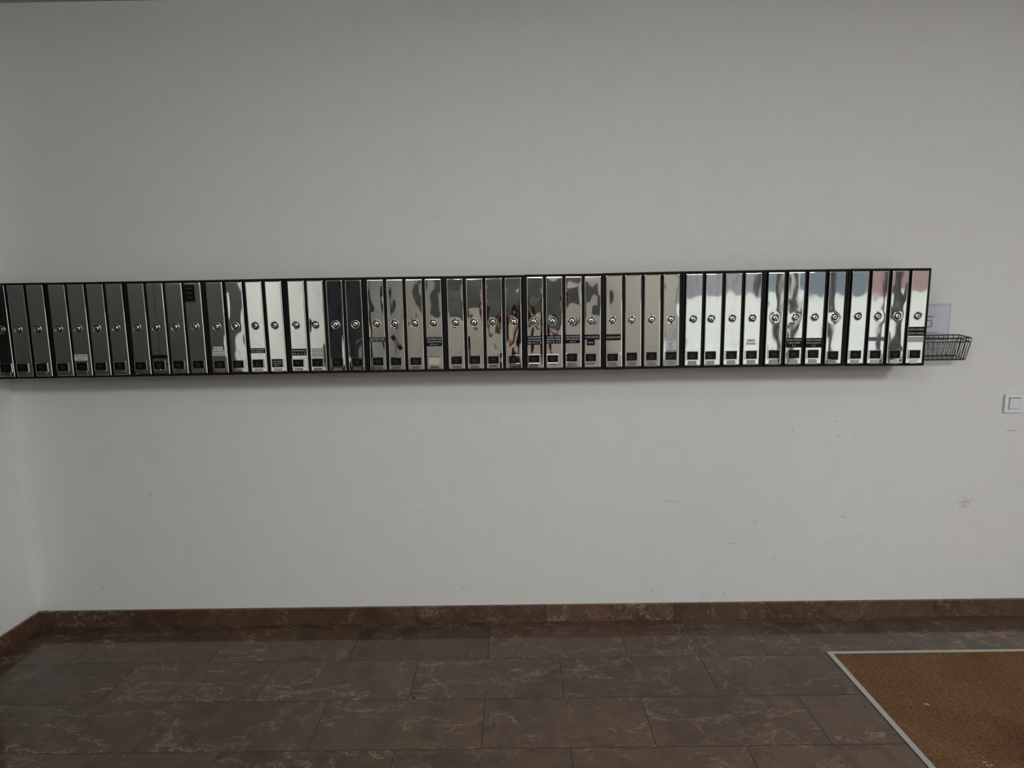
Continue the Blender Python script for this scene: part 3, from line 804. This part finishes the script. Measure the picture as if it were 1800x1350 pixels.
# head: egg with a face
hd = bmesh.new(); bmesh.ops.create_uvsphere(hd, u_segments=28, v_segments=20, radius=1)
for v in hd.verts:
    x, y, z = v.co
    jaw = max(0, -z)
    v.co = Vector((x * .076 * (1 - .28 * jaw), y * .096 * (1 - .12 * jaw) + .012 * jaw * max(0, y), z * .118))
    if y > .5:
        v.co.y += .022 * math.exp(-((x / .16) ** 2) - ((z + .12) / .2) ** 2)          # nose
        v.co.y -= .010 * (math.exp(-((x - .36) / .17) ** 2 - ((z - .08) / .13) ** 2) + math.exp(-((x + .36) / .17) ** 2 - ((z - .08) / .13) ** 2))
        v.co.y += .005 * math.exp(-((x / .25) ** 2) - ((z + .45) / .09) ** 2)
for f in hd.faces: f.smooth = True
merge(body, hd, Matrix.Translation((0, .03, 1.635)) @ Matrix.Rotation(math.radians(-12), 4, 'X'))
for s_ in (1, -1):
    e = bmesh.new(); bmesh.ops.create_uvsphere(e, u_segments=12, v_segments=8, radius=1)
    merge(body, e, Matrix.Translation((s_ * .077, .025, 1.63)) @ Matrix.Diagonal((.010, .018, .030, 1)))
    # hand: palm then four fingers and a thumb closed round the end of the phone
    wx, wy, wz = arm(s_)[2]
    hn = skin_layer([((wx, wy, wz), (.022, .018)), ((wx + s_ * .008, wy + .035, wz + .02), (.034, .016)), ((wx + s_ * .004, wy + .065, wz + .035), (.036, .014))], [(0, 1), (1, 2)], 2)
    merge(body, hn)
    for q, ln in enumerate((.030, .034, .032, .026)):
        z0 = wz + .012 + q * .017
        merge(body, skin_layer([((wx + s_ * .006, wy + .06, z0), .009), ((wx, wy + .06 + ln * .6, z0 + .003), .0085), ((wx - s_ * .016, wy + .062 + ln * .85, z0 + .004), .008), ((wx - s_ * .034, wy + .060 + ln * .8, z0 + .003), .007)], [(0, 1), (1, 2), (2, 3)], 1))
    merge(body, skin_layer([((wx, wy + .02, wz + .03), .011), ((wx - s_ * .018, wy + .03, wz + .055), .010), ((wx - s_ * .035, wy + .035, wz + .060), .008)], [(0, 1), (1, 2)], 1))
bm_obj('body', body, m_skin, pr)
# clothes follow the body
a, b, c = arm(1)
T = [((0, 0, .90), (.165, .115)), ((0, 0, 1.12), (.15, .105)), ((0, 0, 1.32), (.168, .115)), ((0, 0, 1.435), (.105, .085)), ((0, .005, 1.475), (.07, .065))]
TE = [(0, 1), (1, 2), (2, 3), (3, 4)]
for s_ in (1, -1):
    a, b, c = arm(s_); k = len(T); mid = Vector(a).lerp(Vector(b), .62)
    T += [(a, .070), (tuple(mid), .058)]; TE += [(2, k), (k, k + 1)]
bm_obj('shirt', skin_layer(T, TE), m_shirt, pr)
J = [((0, 0, .95), (.165, .118)), ((.097, 0, .84), .105), ((.102, .01, .48), .074), ((.10, -.01, .09), .06), ((-.097, 0, .84), .105), ((-.102, .01, .48), .074), ((-.10, -.01, .09), .06)]
bm_obj('jeans', skin_layer(J, [(0, 1), (1, 2), (2, 3), (0, 4), (4, 5), (5, 6)]), m_jeans, pr)
hr = bmesh.new(); bmesh.ops.create_uvsphere(hr, u_segments=24, v_segments=16, radius=1)
bmesh.ops.delete(hr, geom=[v for v in hr.verts if v.co.z < -.35 or (v.co.y > .35 and v.co.z < .45)], context='VERTS')
for v in hr.verts: v.co = Vector((v.co.x * .083, v.co.y * .104, v.co.z * .124))
for f in hr.faces: f.smooth = True
ho = bmesh.new(); merge(ho, hr, Matrix.Translation((0, .024, 1.64)))
bm_obj('hair', ho, m_hair, pr)
for s_ in (1, -1):
    so2 = skin_layer([((s_ * .10, -.03, .045), (.045, .042)), ((s_ * .105, .06, .040), (.046, .038)), ((s_ * .112, .16, .030), (.04, .026))], [(0, 1), (1, 2)])
    bm_obj('shoe', so2, m_shoe, pr)
bm = bmesh.new(); box(bm, PX - .064, PX + .064, -D - .0135, -D - .0045, CAM_H - .063, CAM_H + .013, 0, .003)
lathe(bm, [(0, 0), (.006, 0), (.006, .0012), (.0045, .0012), (0, .0008)][::-1], 20, 0, (0, 0, 0)) if False else None
ph_ = bm_obj('smartphone', bm, m_phone); ph_['label'] = 'black smartphone held level in both hands of the person'; ph_['category'] = 'phone'

# ------------------------------------------------------------------ light switch
sw = empty('light_switch', (2.1635, 0, .978), 'square silver and white rocker light switch at the right edge of the wall', 'light switch')
bm = bmesh.new(); box(bm, -.0385, .0405, -.004, 0, -.0385, .0385, 0, .001); bm_obj('back_plate', bm, m_shadowgap, sw)
bm = bmesh.new()
a, b, yf, yk = .0405, .0255, -.0125, -.004
for s in ((-a, -b, -a, a), (b, a, -a, a), (-b, b, b, a), (-b, b, -a, -b)): box(bm, s[0], s[1], yf, yk, s[2], s[3], 0, .0012)
bm_obj('cover_frame', bm, m_swb, sw)
bm = bmesh.new(); box(bm, -.0255, .0255, -.009, -.004, -.0255, .0255, 0); bm_obj('inner_recess', bm, m_shadowgap, sw)
bm = bmesh.new(); box(bm, -.0232, .0232, -.0165, -.009, -.0232, .0232, 0, .0025); ob = bm_obj('rocker', bm, m_swa, sw); ob.rotation_euler = (math.radians(2), 0, 0)

# ------------------------------------------------------------------ entrance mat in its aluminium frame
mt = empty('entrance_mat', (MX0, MY0, 0), 'brown coir entrance mat sunk in an aluminium frame on the marble floor', 'mat')
bm = bmesh.new(); fw_ = .020
def fr(a, b, c, d): box(bm, a - MX0, b - MX0, c - MY0, d - MY0, -.018, .0032, 0, .0008)
g_ = .0025
def poly(pts):
    vb = [bm.verts.new((x, y, -.018)) for x, y in pts]; vt = [bm.verts.new((x, y, .0035)) for x, y in pts]
    n = len(pts); bm.faces.new(vt); bm.faces.new(vb[::-1])
    for k in range(n): bm.faces.new((vb[k], vb[(k + 1) % n], vt[(k + 1) % n], vt[k]))
LX, LY = MX1 - MX0 - g_, MY1 - MY0 + g_
f_ = .021
o1 = [(g_, -g_), (LX, -g_), (LX, LY), (g_, LY)]
i1 = [(g_ + f_, -g_ - f_ * .8), (LX - f_, -g_ - f_ * .8), (LX - f_, LY + f_), (g_ + f_, LY + f_)]
for k in range(4):
    k2 = (k + 1) % 4
    poly([o1[k], i1[k], i1[k2], o1[k2]])
bmesh.ops.recalc_face_normals(bm, faces=bm.faces)
bm_obj('mat_frame', bm, m_alu, mt)
m_coir = mat('coir_pile', (.20, .10, .045), .95, spec=.1)
tc = nd(m_coir, 'ShaderNodeTexCoord').outputs['Object']
n1 = noise_n(m_coir, tc, 170, 4, .75, .8); n2 = noise_n(m_coir, tc, 60, 5, .7); n3 = noise_n(m_coir, tc, 4, 3, .6)
c = mixc(m_coir, ramp(m_coir, n1.outputs[0], [(.35, (0, 0, 0)), (.65, (1, 1, 1))]).outputs[0], (.075, .036, .018), (.27, .155, .085))
c = mixc(m_coir, 1.0, c, ramp(m_coir, n3.outputs[0], [(.3, (.85, .78, .72)), (.7, (1.1, 1.08, 1.05))]).outputs[0], 'MULTIPLY')
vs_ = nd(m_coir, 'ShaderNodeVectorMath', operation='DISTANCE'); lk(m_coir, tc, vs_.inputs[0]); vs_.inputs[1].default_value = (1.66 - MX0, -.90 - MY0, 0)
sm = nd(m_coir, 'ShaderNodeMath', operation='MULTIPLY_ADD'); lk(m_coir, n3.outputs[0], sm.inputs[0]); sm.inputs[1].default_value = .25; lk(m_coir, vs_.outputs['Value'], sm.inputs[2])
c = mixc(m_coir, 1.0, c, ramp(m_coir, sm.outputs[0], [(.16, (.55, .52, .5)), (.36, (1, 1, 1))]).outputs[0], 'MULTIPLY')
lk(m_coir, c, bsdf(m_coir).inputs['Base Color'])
lk(m_coir, bump(m_coir, n2.outputs[0], .8, .006, bump(m_coir, n1.outputs[0], .9, .003)), bsdf(m_coir).inputs['Normal'])
bm = bmesh.new()
nx, ny = 220, 200
x0, x1, y0, y1 = g_ + f_, LX - f_, -g_ - f_ * .8, LY + f_
gv = []
for j in range(ny + 1):
    row = []
    for k in range(nx + 1):
        x, y = x0 + (x1 - x0) * k / nx, y0 + (y1 - y0) * j / ny
        row.append(bm.verts.new((x, y, .001 + .0035 * noise.noise(Vector((x * 70, y * 70, 0))) + .002 * noise.noise(Vector((x * 180, y * 180, 4))))))
    gv.append(row)
for j in range(ny):
    for k in range(nx): bm.faces.new((gv[j][k], gv[j + 1][k], gv[j + 1][k + 1], gv[j][k + 1])).smooth = True
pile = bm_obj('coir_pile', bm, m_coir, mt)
# floor of the mat well
# little wood chip and a few crumbs on the mat
m_chip = mat('dry_leaf', (.48, .38, .25), .8)
bm = bmesh.new()
pts = [(-.009, -.001), (-.004, .003), (.004, .0035), (.010, .001), (.009, -.002), (.002, -.001), (-.005, -.003)]
vt = [bm.verts.new((x, y, .003 + .0015 * math.sin(x * 300))) for x, y in pts]; vb = [bm.verts.new((x, y, 0)) for x, y in pts]
bm.faces.new(vt); bm.faces.new(vb[::-1])
for k in range(7): bm.faces.new((vb[k], vb[(k + 1) % 7], vt[(k + 1) % 7], vt[k]))
ch = bm_obj('wood_chip', bm, m_chip); ch.location = (1.4515, -.625, .0005); ch.rotation_euler = (0, 0, -.5)
ch['label'] = 'tiny pale wood chip lying on the brown mat'; ch['category'] = 'wood chip'
bm = bmesh.new()
for k in range(7):
    tt = bmesh.new(); bmesh.ops.create_icosphere(tt, subdivisions=1, radius=rng.uniform(.0015, .003))
    merge(bm, tt, Matrix.Translation((rng.uniform(-.012, .012), rng.uniform(-.01, .01), rng.uniform(0, .001))))
cr = bm_obj('crumbs', bm, m_chip); cr.location = (1.459, -.912, .001); cr['label'] = 'pale crumbs on the mat at the bottom edge of the view'; cr['category'] = 'crumbs'; cr['kind'] = 'stuff'
